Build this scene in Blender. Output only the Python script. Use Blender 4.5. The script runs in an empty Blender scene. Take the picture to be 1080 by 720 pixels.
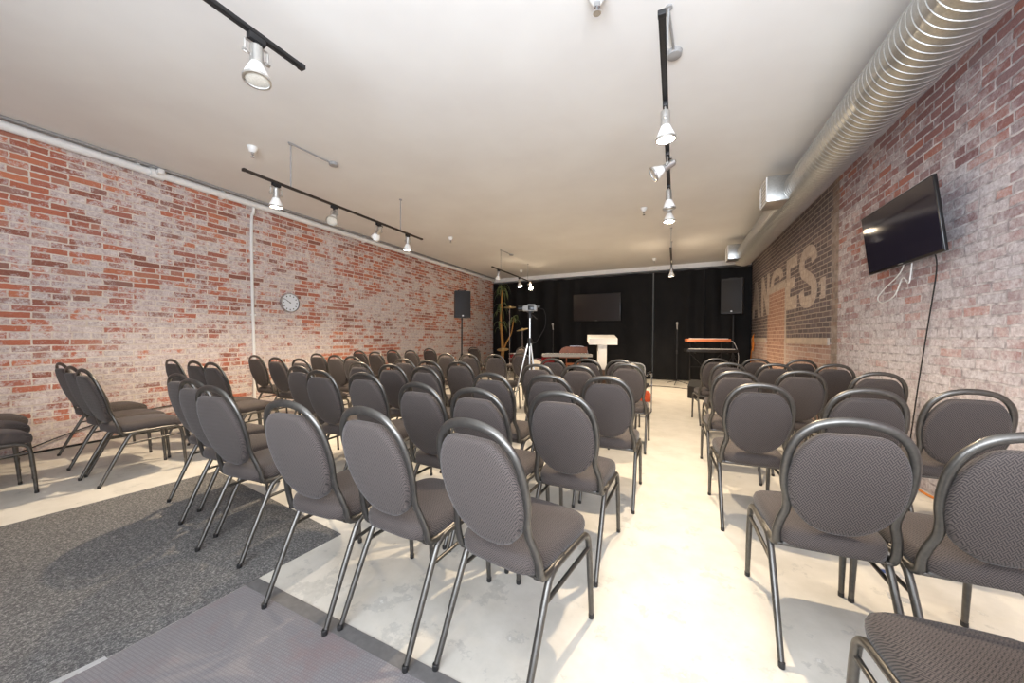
import bpy, bmesh, math, random
from mathutils import Vector, Matrix
random.seed(7)
R = math.radians
sc = bpy.context.scene
col = sc.collection

# ---------------------------------------------------------------- camera, light, exposure
CAM_H = 1.22
F_PX = 377.5
YAW, PITCH, ROLL = R(24.47), R(0.687), R(-0.302)
cd = bpy.data.cameras.new('camera')
cd.sensor_width = 36.0
cd.lens = 36.0 * F_PX / 1080.0
cd.clip_start = 0.02
cam = bpy.data.objects.new('camera', cd)
col.objects.link(cam)
fwd = Vector((-math.sin(YAW) * math.cos(PITCH), math.cos(YAW) * math.cos(PITCH), -math.sin(PITCH)))
q = fwd.to_track_quat('-Z', 'Y').to_matrix().to_4x4()
cam.matrix_world = Matrix.Translation((0, 0, CAM_H)) @ q @ Matrix.Rotation(-ROLL, 4, 'Z')
sc.camera = cam

sc.view_settings.view_transform = 'Standard'
sc.view_settings.look = 'None'
sc.view_settings.gamma = 1.0
sc.view_settings.use_curve_mapping = False
sc.view_settings.exposure = 0.6
sc.cycles.use_denoising = True
sc.cycles.max_bounces = 10
sc.cycles.diffuse_bounces = 6
sc.cycles.sample_clamp_indirect = 6.0

w = bpy.data.worlds.new('daylight')
sc.world = w
w.use_nodes = True
w.node_tree.nodes['Background'].inputs[0].default_value = (0.80, 0.88, 1.0, 1)
w.node_tree.nodes['Background'].inputs[1].default_value = 1.6

def area(name, loc, rot, sx, sy, energy, color):
    d = bpy.data.lights.new(name, 'AREA'); d.shape = 'RECTANGLE'; d.size = sx; d.size_y = sy
    d.energy = energy; d.color = color
    o = bpy.data.objects.new(name, d); o.location = loc; o.rotation_euler = rot; col.objects.link(o)
    return o
# added fill light behind the camera, standing in for ceiling-bounced camera flash
area('flash_fill', (0.2, -1.62, 1.55), (R(138), 0, R(0)), 3.0, 2.0, 290, (0.82, 0.90, 1.0))

LAMP_W = 150.0
LAMP_COL = (1.0, 0.80, 0.56)

# ---------------------------------------------------------------- room dimensions
XL, XR, CEIL = -6.05, 1.85, 3.33
YR = -1.7
def back_y(x): return 11.52 - 0.05 * x

# ---------------------------------------------------------------- material helpers
class NT:
    def __init__(self, name):
        self.m = bpy.data.materials.new(name); self.m.use_nodes = True
        self.t = self.m.node_tree; self.b = self.t.nodes['Principled BSDF']
    def n(self, typ, **kw):
        nd = self.t.nodes.new(typ)
        for k, v in kw.items():
            if k.startswith('i_'):
                nd.inputs[k[2:].replace('_', ' ')].default_value = v
            else: setattr(nd, k, v)
        return nd
    def l(self, a, b): self.t.links.new(a, b)
    def math(self, op, a, b=None, c=None, clamp=False):
        nd = self.t.nodes.new('ShaderNodeMath'); nd.operation = op; nd.use_clamp = clamp
        for i, v in enumerate((a, b, c)):
            if v is None: continue
            if isinstance(v, (int, float)): nd.inputs[i].default_value = v
            else: self.l(v, nd.inputs[i])
        return nd.outputs[0]
    def mix(self, f, a, b, blend='MIX'):
        nd = self.t.nodes.new('ShaderNodeMix'); nd.data_type = 'RGBA'; nd.blend_type = blend
        for sock, v in ((nd.inputs[0], f), (nd.inputs[6], a), (nd.inputs[7], b)):
            if isinstance(v, (int, float)): sock.default_value = v
            elif isinstance(v, tuple): sock.default_value = v if len(v) == 4 else (*v, 1)
            else: self.l(v, sock)
        return nd.outputs[2]
    def ramp(self, f, stops, interp='LINEAR'):
        nd = self.t.nodes.new('ShaderNodeValToRGB'); nd.color_ramp.interpolation = interp
        e = nd.color_ramp.elements
        while len(e) > 1: e.remove(e[-1])
        for i, (p, c) in enumerate(stops):
            el = e[0] if i == 0 else e.new(p)
            el.position = p; el.color = (*c, 1) if len(c) == 3 else c
        self.l(f, nd.inputs[0]); return nd.outputs[0]
    def noise(self, vec, scale, detail=4, rough=0.55):
        nd = self.n('ShaderNodeTexNoise'); nd.inputs['Scale'].default_value = scale
        nd.inputs['Detail'].default_value = detail; nd.inputs['Roughness'].default_value = rough
        if vec is not None: self.l(vec, nd.inputs['Vector'])
        return nd.outputs['Fac']
    def bump(self, h, strength=0.3, dist=0.01):
        nd = self.n('ShaderNodeBump'); nd.inputs['Strength'].default_value = strength
        nd.inputs['Distance'].default_value = dist
        self.l(h, nd.inputs['Height']); self.l(nd.outputs[0], self.b.inputs['Normal'])
    def color(self, v):
        if isinstance(v, tuple): self.b.inputs['Base Color'].default_value = (*v, 1)
        else: self.l(v, self.b.inputs['Base Color'])
    def rough(self, v):
        if isinstance(v, (int, float)): self.b.inputs['Roughness'].default_value = v
        else: self.l(v, self.b.inputs['Roughness'])
    def pos(self): return self.n('ShaderNodeNewGeometry').outputs['Position']
    def obj(self): return self.n('ShaderNodeTexCoord').outputs['Object']

def srgb(r, g, b):
    f = lambda c: (c / 255 / 12.92) if c / 255 <= 0.04045 else ((c / 255 + 0.055) / 1.055) ** 2.4
    return (f(r), f(g), f(b))

def plain(name, rgb, rough=0.5, metal=0.0, var=0.08, scale=20, spec=None, bump=0.0):
    t = NT(name); n = t.noise(t.obj(), scale)
    lo = tuple(c * (1 - var) for c in rgb); hi = tuple(min(1, c * (1 + var)) for c in rgb)
    t.color(t.ramp(n, [(0.3, lo), (0.7, hi)])); t.rough(rough); t.b.inputs['Metallic'].default_value = metal
    if spec is not None: t.b.inputs['Specular IOR Level'].default_value = spec
    if bump: t.bump(n, bump, 0.005)
    return t.m

def glow(name, rgb, strength):
    t = NT(name); t.color((0.9, 0.9, 0.85)); t.b.inputs['Emission Color'].default_value = (*rgb, 1)
    n = t.noise(t.obj(), 30)
    t.l(t.math('MULTIPLY_ADD', n, strength * 0.1, strength), t.b.inputs['Emission Strength'])
    return t.m

def smooth_mask(t, v, lo, hi, soft=0.03):
    """1 inside lo..hi of a coordinate"""
    def step(edge, up):
        mr = t.n('ShaderNodeMapRange'); mr.interpolation_type = 'SMOOTHSTEP'
        t.l(v, mr.inputs['Value'])
        mr.inputs['From Min'].default_value = edge - soft; mr.inputs['From Max'].default_value = edge + soft
        mr.inputs['To Min'].default_value = 0 if up else 1; mr.inputs['To Max'].default_value = 1 if up else 0
        return mr.outputs[0]
    return t.math('MULTIPLY', step(lo, True), step(hi, False))

def brick_nodes(t, width, height, mortar, seed=0.0, axis='Y'):
    p = t.pos(); s = t.n('ShaderNodeSeparateXYZ'); t.l(p, s.inputs[0])
    U, Z = (s.outputs['Y'] if axis == 'Y' else s.outputs['X']), s.outputs['Z']
    wob = t.noise(p, 3.0, 3)
    wob2 = t.noise(p, 22.0, 2)
    zz = t.math('ADD', Z, t.math('MULTIPLY', t.math('SUBTRACT', wob, 0.5), 0.022))
    zz = t.math('ADD', zz, t.math('MULTIPLY', t.math('SUBTRACT', wob2, 0.5), 0.010))
    uu = t.math('ADD', U, t.math('MULTIPLY', t.math('SUBTRACT', wob2, 0.5), 0.016))
    uu = t.math('ADD', uu, 40.0 + seed)
    c = t.n('ShaderNodeCombineXYZ'); t.l(uu, c.inputs[0]); t.l(t.math('ADD', zz, 10), c.inputs[1])
    br = t.n('ShaderNodeTexBrick', offset=0.5, offset_frequency=2, squash=0.55, squash_frequency=6)
    t.l(c.outputs[0], br.inputs['Vector'])
    br.inputs['Color1'].default_value = (0, 0, 0, 1); br.inputs['Color2'].default_value = (1, 1, 1, 1)
    br.inputs['Mortar'].default_value = (0.5, 0.5, 0.5, 1)
    br.inputs['Scale'].default_value = 1.0; br.inputs['Mortar Size'].default_value = mortar
    br.inputs['Mortar Smooth'].default_value = 0.25; br.inputs['Bias'].default_value = 0.0
    br.inputs['Brick Width'].default_value = width; br.inputs['Row Height'].default_value = height
    sep = t.n('ShaderNodeSeparateColor'); t.l(br.outputs['Color'], sep.inputs[0])
    return p, U, Z, sep.outputs[0], br.outputs['Fac']

def brick_left():
    t = NT('old_red_brick')
    p, U, Z, rnd, mor = brick_nodes(t, 0.255, 0.069, 0.0075)
    base = t.ramp(rnd, [(0.0, srgb(118, 62, 52)), (0.2, srgb(160, 82, 62)), (0.4, srgb(184, 96, 66)),
                        (0.58, srgb(152, 86, 76)), (0.75, srgb(196, 112, 74)), (0.9, srgb(140, 104, 98)), (1.0, srgb(122, 78, 72))])
    fine = t.noise(p, 60, 5, 0.7)
    base = t.mix(t.math('MULTIPLY', fine, 0.45), base, (*srgb(205, 160, 140), 1))
    dark = t.ramp(t.noise(p, 34, 4, 0.7), [(0.30, (1, 1, 1)), (0.40, (0, 0, 0))])
    base = t.mix(t.math('MULTIPLY', dark, 0.45), base, (*srgb(96, 62, 58), 1))
    # old whitewash: patchy, brick by brick, more of it low on the wall
    big = t.noise(p, 1.1, 4, 0.6); med = t.noise(p, 9.0, 7, 0.78)
    low = t.math('MULTIPLY', t.math('SUBTRACT', 1.9, Z), 0.03)
    wv = t.math('ADD', t.math('MULTIPLY', big, 0.50), t.math('MULTIPLY', med, 0.62))
    wv = t.math('ADD', wv, t.math('MULTIPLY', t.math('FRACT', t.math('MULTIPLY', rnd, 7.31)), 0.17))
    wv = t.math('ADD', t.math('ADD', wv, low), t.math('MULTIPLY', fine, 0.16))
    wm = t.ramp(wv, [(0.67, (0, 0, 0)), (0.76, (1, 1, 1))])
    wash = t.ramp(t.noise(p, 30, 6, 0.8), [(0.3, srgb(146, 126, 126)), (0.46, srgb(198, 187, 185)), (0.64, srgb(230, 224, 220))])
    base = t.mix(t.math('MULTIPLY', wm, 0.88), base, wash)
    mc = t.ramp(t.noise(p, 14, 4), [(0.3, srgb(196, 180, 166)), (0.7, srgb(226, 215, 203))])
    t.color(t.mix(mor, base, mc)); t.rough(0.9); t.b.inputs['Specular IOR Level'].default_value = 0.2
    h = t.math('ADD', t.math('MULTIPLY', mor, -1.0), t.math('MULTIPLY', fine, 0.5))
    t.bump(h, 0.45, 0.008)
    return t.m

def brick_right():
    t = NT('whitewashed_brick')
    p, U, Z, rnd, mor = brick_nodes(t, 0.240, 0.072, 0.0085, 3.3)
    base = t.ramp(rnd, [(0.0, srgb(120, 80, 82)), (0.25, srgb(150, 96, 88)), (0.5, srgb(140, 108, 112)),
                        (0.72, srgb(176, 104, 80)), (0.86, srgb(150, 120, 120)), (1.0, srgb(118, 88, 92))])
    fine = t.noise(p, 55, 5, 0.7)
    base = t.mix(t.math('MULTIPLY', fine, 0.4), base, (*srgb(186, 164, 164), 1))
    big = t.noise(p, 0.9, 4, 0.6); med = t.noise(p, 8.0, 7, 0.78)
    low = t.math('MULTIPLY', t.math('SUBTRACT', 2.6, Z), 0.085)
    wv = t.math('ADD', t.math('MULTIPLY', big, 0.45), t.math('MULTIPLY', med, 0.60))
    wv = t.math('ADD', wv, t.math('MULTIPLY', t.math('FRACT', t.math('MULTIPLY', rnd, 5.73)), 0.20))
    wv = t.math('ADD', t.math('ADD', wv, low), t.math('MULTIPLY', fine, 0.16))
    wm = t.ramp(wv, [(0.64, (0, 0, 0)), (0.84, (1, 1, 1))])
    wash = t.ramp(t.noise(p, 26, 6, 0.8), [(0.3, srgb(150, 140, 143)), (0.45, srgb(204, 199, 202)), (0.62, srgb(234, 232, 234))])
    base = t.mix(t.math('MULTIPLY', wm, 0.80), base, wash)
    mc = t.ramp(t.noise(p, 14, 4), [(0.35, srgb(158, 149, 151)), (0.65, srgb(222, 215, 215))])
    near = t.mix(mor, base, mc)
    # the old painted panel further back
    dk = t.ramp(rnd, [(0.0, srgb(84, 76, 78)), (0.4, srgb(110, 100, 102)), (0.7, srgb(94, 82, 82)), (1.0, srgb(130, 114, 110))])
    dk = t.mix(t.math('MULTIPLY', fine, 0.5), dk, (*srgb(146, 134, 132), 1))
    dkp = t.mix(mor, dk, (*srgb(176, 162, 152), 1))
    jit = t.math('ADD', U, t.math('MULTIPLY', t.math('SUBTRACT', med, 0.5), 0.12))
    jz = t.math('ADD', Z, t.math('MULTIPLY', t.math('SUBTRACT', med, 0.5), 0.10))
    mp = t.math('MULTIPLY', smooth_mask(t, jit, 5.97, 20.0), smooth_mask(t, jz, 1.18, 9.0))
    c = t.mix(mp, near, dkp)
    low_p = t.math('MULTIPLY', smooth_mask(t, jit, 5.97, 20.0), smooth_mask(t, jz, -1.0, 1.14))
    warm = t.mix(mor, t.ramp(rnd, [(0, srgb(150, 112, 98)), (0.5, srgb(186, 150, 132)), (1, srgb(170, 128, 108))]), (*srgb(202, 184, 170), 1))
    c = t.mix(t.math('MULTIPLY', low_p, 0.75), c, warm)
    # bricked-up opening with its pale lintel
    red = t.mix(mor, t.ramp(rnd, [(0, srgb(138, 100, 88)), (0.5, srgb(168, 130, 114)), (1, srgb(148, 112, 100))]), (*srgb(204, 178, 158), 1))
    red = t.mix(t.math('MULTIPLY', fine, 0.4), red, (*srgb(206, 170, 150), 1))
    opn = t.math('MULTIPLY', smooth_mask(t, jit, 8.15, 9.50), smooth_mask(t, jz, -1.0, 2.19))
    c = t.mix(opn, c, red)
    lin = t.math('MULTIPLY', smooth_mask(t, jit, 8.10, 9.58), smooth_mask(t, jz, 2.17, 2.31))
    c = t.mix(lin, c, t.ramp(med, [(0.3, srgb(168, 152, 140)), (0.7, srgb(204, 192, 180))]))
    edge = smooth_mask(t, jit, 8.04, 8.16, 0.02)
    c = t.mix(t.math('MULTIPLY', edge, t.math('MULTIPLY', smooth_mask(t, jz, -1, 2.16), 0.7)), c, (*srgb(198, 186, 176), 1))
    strip = smooth_mask(t, jit, 5.76, 5.97, 0.025)
    c = t.mix(t.math('MULTIPLY', strip, 0.8), c, t.ramp(t.noise(p, 9, 5, 0.7), [(0.35, srgb(118, 104, 92)), (0.65, srgb(170, 154, 138))]))
    t.color(c); t.rough(0.9); t.b.inputs['Specular IOR Level'].default_value = 0.2
    h = t.math('ADD', t.math('MULTIPLY', mor, -1.0), t.math('MULTIPLY', fine, 0.6))
    t.bump(h, 0.8, 0.012)
    return t.m

def letter_paint():
    t = NT('faded_sign_paint')
    p, U, Z, rnd, mor = brick_nodes(t, 0.240, 0.072, 0.0085, 3.3)
    a = t.ramp(t.noise(p, 12, 5, 0.7), [(0.3, srgb(164, 146, 134)), (0.5, srgb(196, 180, 166)), (0.75, srgb(214, 202, 190))])
    a = t.mix(t.math('MULTIPLY', rnd, 0.40), a, (*srgb(150, 130, 120), 1))
    t.color(t.mix(t.math('MULTIPLY', mor, 0.6), a, (*srgb(174, 158, 148), 1))); t.rough(0.9)
    t.bump(t.math('MULTIPLY', mor, -1.0), 0.4, 0.006)
    return t.m

def floor_mat():
    t = NT('worn_painted_concrete'); p = t.pos()
    big = t.noise(p, 0.7, 4); med = t.noise(p, 4.0, 6, 0.65); fine = t.noise(p, 40, 4, 0.6)
    c = t.ramp(med, [(0.3, srgb(196, 191, 180)), (0.6, srgb(212, 207, 197))])
    s = t.n('ShaderNodeSeparateXYZ'); t.l(p, s.inputs[0])
    nr = t.n('ShaderNodeMapRange'); t.l(s.outputs['Y'], nr.inputs['Value'])
    nr.inputs['From Min'].default_value = 4.5; nr.inputs['From Max'].default_value = 1.2
    # paint worn off to grey concrete where people come in
    wv = t.math('ADD', t.math('MULTIPLY', t.noise(p, 5.5, 7, 0.72), 0.8), t.math('MULTIPLY', big, 0.25))
    wv = t.math('ADD', wv, t.math('MULTIPLY', nr.outputs[0], 0.055))
    m = t.ramp(wv, [(0.635, (0, 0, 0)), (0.655, (1, 1, 1))])
    c = t.mix(t.math('MULTIPLY', m, 0.5), c, t.ramp(fine, [(0.3, srgb(160, 157, 150)), (0.7, srgb(190, 187, 180))]))
    fl = t.ramp(t.noise(p, 11, 5, 0.7), [(0.66, (0, 0, 0)), (0.69, (1, 1, 1))])
    c = t.mix(t.math('MULTIPLY', fl, 0.6), c, (*srgb(228, 226, 220), 1))
    t.color(c)
    t.rough(t.math('MULTIPLY_ADD', med, 0.25, 0.38)); t.b.inputs['Specular IOR Level'].default_value = 0.35
    t.bump(fine, 0.06, 0.004)
    return t.m

def ceiling_mat():
    t = NT('ceiling_paint'); p = t.pos()
    t.color(t.ramp(t.noise(p, 1.2, 3), [(0.3, srgb(219, 216, 212)), (0.7, srgb(226, 224, 220))])); t.rough(0.85)
    t.bump(t.noise(p, 90, 3), 0.05, 0.003)
    return t.m

def weave(name, lo, hi, cell=0.0075):
    t = NT(name); o = t.obj()
    s = t.n('ShaderNodeSeparateXYZ'); t.l(o, s.inputs[0])
    v = t.math('ADD', s.outputs['Z'], t.math('MULTIPLY', s.outputs['Y'], 0.95))
    k = 1.0 / cell
    a = t.math('MULTIPLY', t.math('ADD', s.outputs['X'], v), k * 0.707)
    b = t.math('MULTIPLY', t.math('SUBTRACT', s.outputs['X'], v), k * 0.707)
    fa, fb = t.math('FLOOR', a), t.math('FLOOR', b)
    chk = t.math('ABSOLUTE', t.math('MODULO', t.math('ADD', fa, fb), 2.0))
    fra, frb = t.math('SUBTRACT', a, fa), t.math('SUBTRACT', b, fb)
    stripe = lambda f: t.math('ABSOLUTE', t.math('SINE', t.math('MULTIPLY', f, 2 * math.pi)))
    mixn = t.n('ShaderNodeMix'); t.l(chk, mixn.inputs[0]); t.l(stripe(fra), mixn.inputs[2]); t.l(stripe(frb), mixn.inputs[3])
    st = mixn.outputs[0]
    nz = t.noise(o, 180, 3, 0.7); nb = t.noise(o, 9, 3)
    f = t.math('ADD', t.math('MULTIPLY', st, 0.72), t.math('MULTIPLY', nz, 0.28))
    c = t.ramp(f, [(0.25, lo), (0.85, hi)])
    c = t.mix(t.math('MULTIPLY', nb, 0.25), c, (*tuple((x + y) / 2 * m for x, y, m in zip(lo, hi, (1.15, 0.95, 0.95))), 1))
    t.color(c); t.rough(0.85)
    t.b.inputs['Sheen Weight'].default_value = 0.12; t.b.inputs['Sheen Roughness'].default_value = 0.4
    t.bump(f, 0.5, 0.0015)
    return t.m

def rug_mat():
    t = NT('speckled_carpet'); p = t.pos()
    n = t.noise(p, 95, 3, 0.8); b = t.noise(p, 2.2, 4); n2 = t.noise(p, 420, 2, 0.7)
    f = t.math('ADD', t.math('MULTIPLY', n, 0.65), t.math('MULTIPLY', n2, 0.35))
    c = t.ramp(f, [(0.36, srgb(62, 62, 63)), (0.52, srgb(112, 111, 110)), (0.66, srgb(182, 179, 174))])
    c = t.mix(t.math('MULTIPLY', b, 0.35), c, (*srgb(84, 78, 74), 1))
    t.color(c); t.rough(1.0); t.b.inputs['Specular IOR Level'].default_value = 0.1
    t.bump(f, 0.8, 0.004)
    return t.m

def grid_mat():
    t = NT('entrance_matting'); p = t.pos()
    mp = t.n('ShaderNodeMapping'); t.l(p, mp.inputs[0]); mp.inputs['Rotation'].default_value = (0, 0, R(-3)); mp.inputs['Scale'].default_value = (1, 1, 1)
    br = t.n('ShaderNodeTexBrick', offset=0.0); t.l(mp.outputs[0], br.inputs['Vector'])
    br.inputs['Scale'].default_value = 1; br.inputs['Brick Width'].default_value = 0.011; br.inputs['Row Height'].default_value = 0.011
    br.inputs['Mortar Size'].default_value = 0.0018
    br.inputs['Color1'].default_value = (*srgb(128, 124, 125), 1); br.inputs['Color2'].default_value = (*srgb(134, 130, 131), 1)
    br.inputs['Mortar'].default_value = (*srgb(120, 116, 117), 1)
    n = t.ramp(t.noise(p, 3.5, 5, 0.7), [(0.5, (0, 0, 0)), (0.72, (1, 1, 1))])
    c = t.mix(t.math('MULTIPLY', n, 0.4), br.outputs[0], (*srgb(134, 96, 92), 1))
    t.color(c); t.rough(0.8); t.bump(br.outputs['Fac'], 0.4, 0.002)
    return t.m

def curtain_mat():
    t = NT('black_drape'); o = t.pos()
    t.color(t.ramp(t.noise(o, 2.5, 4), [(0.3, (0.003, 0.003, 0.0035)), (0.7, (0.007, 0.0065, 0.007))])); t.rough(0.75)
    t.b.inputs['Specular IOR Level'].default_value = 0.25
    t.bump(t.noise(o, 4.0, 4), 0.5, 0.03)
    return t.m

def galv():
    t = NT('galvanised_steel'); o = t.obj()
    v = t.n('ShaderNodeTexVoronoi'); t.l(o, v.inputs['Vector']); v.inputs['Scale'].default_value = 90
    s = t.n('ShaderNodeSeparateColor'); t.l(v.outputs['Color'], s.inputs[0])
    t.color(t.ramp(s.outputs[0], [(0, srgb(176, 176, 174)), (1, srgb(190, 190, 187))]))
    t.b.inputs['Metallic'].default_value = 0.9; t.rough(t.math('MULTIPLY_ADD', s.outputs[1], 0.04, 0.34))
    return t.m

M = dict(
    brickL=brick_left(), brickR=brick_right(), paint=letter_paint(), floor=floor_mat(), ceil=ceiling_mat(),
    fabric=weave('black_woven_fabric', srgb(9, 8, 8), srgb(88, 79, 75), 0.0125),
    frame=plain('pewter_tube', srgb(100, 97, 93), 0.38, 0.85, 0.12, 60),
    glide=plain('black_glide', srgb(34, 33, 33), 0.5),
    rug=rug_mat(), grid=grid_mat(), drape=curtain_mat(), galv=galv(),
    white=plain('white_paint', srgb(232, 231, 228), 0.45, 0, 0.03, 8),
    backw=plain('pale_plaster', srgb(205, 200, 192), 0.9, 0, 0.05, 3),
    black=plain('matt_black', srgb(26, 25, 26), 0.5, 0, 0.15),
    blackg=plain('black_plastic', srgb(18, 18, 20), 0.28, 0, 0.1),
    grille=plain('speaker_grille', srgb(40, 39, 41), 0.6, 0.2, 0.3, 300),
    screen=plain('dark_screen', srgb(40, 37, 49), 0.07, 0, 0.05, 2), screen2=plain('reflection_tint_screen', srgb(26, 18, 17), 0.30, 0, 0.05, 2, 0.5),  # back screen: warm room reflection put into its brown base colour
    silver=plain('brushed_silver', srgb(196, 194, 190), 0.3, 0.9, 0.06, 40),
    bronze=plain('dark_bronze', srgb(58, 50, 44), 0.45, 0.4, 0.1),
    bulb=plain('white_reflector', srgb(236, 234, 230), 0.3, 0, 0.03),
    lens=plain('frosted_lens', srgb(206, 200, 188), 0.2, 0, 0.12, 120),
    lit=glow('lit_lens', (1.0, 0.86, 0.62), 45.0),
    clockf=plain('clock_dial', srgb(226, 230, 236), 0.5, 0, 0.02),
    chrome=plain('chrome_rim', srgb(200, 202, 205), 0.18, 0.9, 0.05),
    wood=plain('varnished_wood', srgb(112, 64, 36), 0.4, 0, 0.25, 14),
    redwood=plain('red_orange_lacquer', srgb(190, 112, 74), 0.35, 0, 0.12, 9),
    dkwood=plain('dark_wood', srgb(70, 50, 38), 0.5, 0, 0.2, 12),
    trunk=plain('tan_bark', srgb(168, 122, 62), 0.8, 0, 0.2, 40, bump=0.4),
    leaf=plain('green_leaf', srgb(84, 96, 56), 0.5, 0, 0.25, 12),
    pot=plain('dark_pot', srgb(52, 50, 46), 0.7, 0, 0.15),
    soil=plain('potting_soil', srgb(50, 38, 28), 0.95, 0, 0.3, 60),
    brass=plain('cymbal_brass', srgb(206, 180, 128), 0.28, 0.9, 0.1, 30),
    drum=plain('red_drum_wrap', srgb(112, 28, 34), 0.25, 0.2, 0.15),
    skin=plain('drum_skin', srgb(214, 206, 194), 0.5, 0, 0.04),
    keys=plain('keyboard_keys', srgb(226, 224, 218), 0.35, 0, 0.03),
    grey=plain('grey_plastic', srgb(150, 148, 146), 0.45, 0, 0.08),
    mesh=plain('grey_green_mesh', srgb(88, 87, 78), 0.7, 0, 0.15, 200),
    orange=plain('orange_cloth', srgb(226, 96, 52), 0.7, 0, 0.1, 30),
    cord=plain('black_cord', srgb(24, 23, 23), 0.6), wcord=plain('white_cord', srgb(222, 220, 216), 0.5),
    ocord=plain('orange_cord', srgb(214, 128, 52), 0.5), tape=plain('pale_tape', srgb(178, 177, 175), 0.6, 0, 0.15, 50),
    red=plain('red_tape', srgb(186, 36, 48), 0.5), blue=plain('blue_print', srgb(60, 78, 128), 0.5),
    strip=plain('dark_metal_strip', srgb(112, 110, 109), 0.55, 0.2, 0.15, 30),
    wrinkled=plain('aluminium_trim', srgb(178, 178, 176), 0.4, 0.6, 0.1, 20),
)

# ---------------------------------------------------------------- mesh helpers
def catmull(pts, n=6, closed=False):
    pts = [Vector(p) for p in pts]; out = []
    N = len(pts); rng = range(N if closed else N - 1)
    for i in rng:
        if closed: p0, p1, p2, p3 = pts[i - 1], pts[i], pts[(i + 1) % N], pts[(i + 2) % N]
        else: p0, p1, p2, p3 = pts[max(i - 1, 0)], pts[i], pts[i + 1], pts[min(i + 2, N - 1)]
        for k in range(n):
            u = k / n
            out.append(0.5 * ((2 * p1) + (p2 - p0) * u + (2 * p0 - 5 * p1 + 4 * p2 - p3) * u * u + (3 * p1 - p0 - 3 * p2 + p3) * u ** 3))
    if not closed: out.append(pts[-1])
    return out

class MB:
    def __init__(self): self.v = []; self.f = []
    def add(self, vs, fs, mat=None):
        o = len(self.v)
        for p in vs:
            p = Vector(p); self.v.append(mat @ p if mat is not None else p)
        self.f += [[i + o for i in f] for f in fs]
        return self
    def box(self, c, s, rot=None, bev=0.0):
        bm = bmesh.new(); bmesh.ops.create_cube(bm, size=1)
        for v in bm.verts: v.co = Vector((v.co.x * s[0], v.co.y * s[1], v.co.z * s[2]))
        if bev: bmesh.ops.bevel(bm, geom=bm.edges[:], offset=min(bev, min(s) * 0.45), segments=2, affect='EDGES', profile=0.5)
        m = Matrix.Translation(c) @ (rot if rot is not None else Matrix.Identity(4))
        bm.verts.index_update()
        self.add([v.co for v in bm.verts], [[v.index for v in f.verts] for f in bm.faces], m); bm.free(); return self
    def tube(self, pts, r, n=8, closed=False, flat=None):
        """r: number or list; flat=(axis vector, factor) squashes the section along an axis"""
        pts = [Vector(p) for p in pts]; N = len(pts)
        rs = r if isinstance(r, (list, tuple)) else [r] * N
        up = None; o = len(self.v)
        for i, p in enumerate(pts):
            a = pts[i - 1] if (i > 0 or closed) else p
            b = pts[(i + 1) % N] if (i < N - 1 or closed) else p
            d = (b - a).normalized()
            if up is None:
                up = Vector((0, 0, 1)) if abs(d.z) < 0.9 else Vector((0, 1, 0))
            up = (up - d * up.dot(d)).normalized(); sd = d.cross(up)
            for k in range(n):
                an = 2 * math.pi * k / n + math.pi / n
                q_ = (up * math.cos(an) + sd * math.sin(an)) * rs[i]
                if flat: ax, fc = flat; q_ = q_ - ax * q_.dot(ax) * (1 - fc)
                self.v.append(p + q_)
        for i in range(N if closed else N - 1):
            j = (i + 1) % N
            for k in range(n):
                k2 = (k + 1) % n
                self.f.append([o + i * n + k, o + i * n + k2, o + j * n + k2, o + j * n + k])
        if not closed:
            self.f.append([o + k for k in range(n)][::-1]); self.f.append([o + (N - 1) * n + k for k in range(n)])
        return self
    def lathe(self, prof, c=(0, 0, 0), axis=(0, 0, 1), n=20, caps=True):
        rot = Vector((0, 0, 1)).rotation_difference(Vector(axis)).to_matrix().to_4x4()
        m = Matrix.Translation(c) @ rot; o = len(self.v)
        for (r, z) in prof:
            for k in range(n):
                a = 2 * math.pi * k / n; self.v.append(m @ Vector((r * math.cos(a), r * math.sin(a), z)))
        for i in range(len(prof) - 1):
            for k in range(n):
                k2 = (k + 1) % n
                self.f.append([o + i * n + k, o + i * n + k2, o + (i + 1) * n + k2, o + (i + 1) * n + k])
        if caps:
            self.f.append([o + k for k in range(n)][::-1]); self.f.append([o + (len(prof) - 1) * n + k for k in range(n)])
        return self
    def rings(self, rings, cap=True):
        n = len(rings[0]); o = len(self.v)
        for r in rings: self.v += [Vector(p) for p in r]
        for i in range(len(rings) - 1):
            for k in range(n):
                k2 = (k + 1) % n
                self.f.append([o + i * n + k, o + i * n + k2, o + (i + 1) * n + k2, o + (i + 1) * n + k])
        if cap:
            self.f.append([o + k for k in range(n)][::-1]); self.f.append([o + (len(rings) - 1) * n + k for k in range(n)])
        return self
    def prism(self, poly, h, m=None):
        """poly in xy, extruded 0..h along z"""
        n = len(poly)
        vs = [(x, y, 0) for x, y in poly] + [(x, y, h) for x, y in poly]
        fs = [list(range(n))[::-1], list(range(n, 2 * n))] + [[i, (i + 1) % n, n + (i + 1) % n, n + i] for i in range(n)]
        return self.add(vs, fs, m)
    def build(self, name, mat, parent=None, smooth=35, mat_w=None):
        me = bpy.data.meshes.new(name); me.from_pydata([tuple(p) for p in self.v], [], self.f)
        me.materials.append(mat)
        bm = bmesh.new(); bm.from_mesh(me); bmesh.ops.recalc_face_normals(bm, faces=bm.faces[:]); bm.to_mesh(me); bm.free()
        if smooth:
            me.polygons.foreach_set('use_smooth', [True] * len(me.polygons)); me.set_sharp_from_angle(angle=R(smooth))
        o = bpy.data.objects.new(name, me); col.objects.link(o)
        if parent is not None: o.parent = parent
        if mat_w is not None: o.matrix_world = mat_w
        return o

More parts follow.
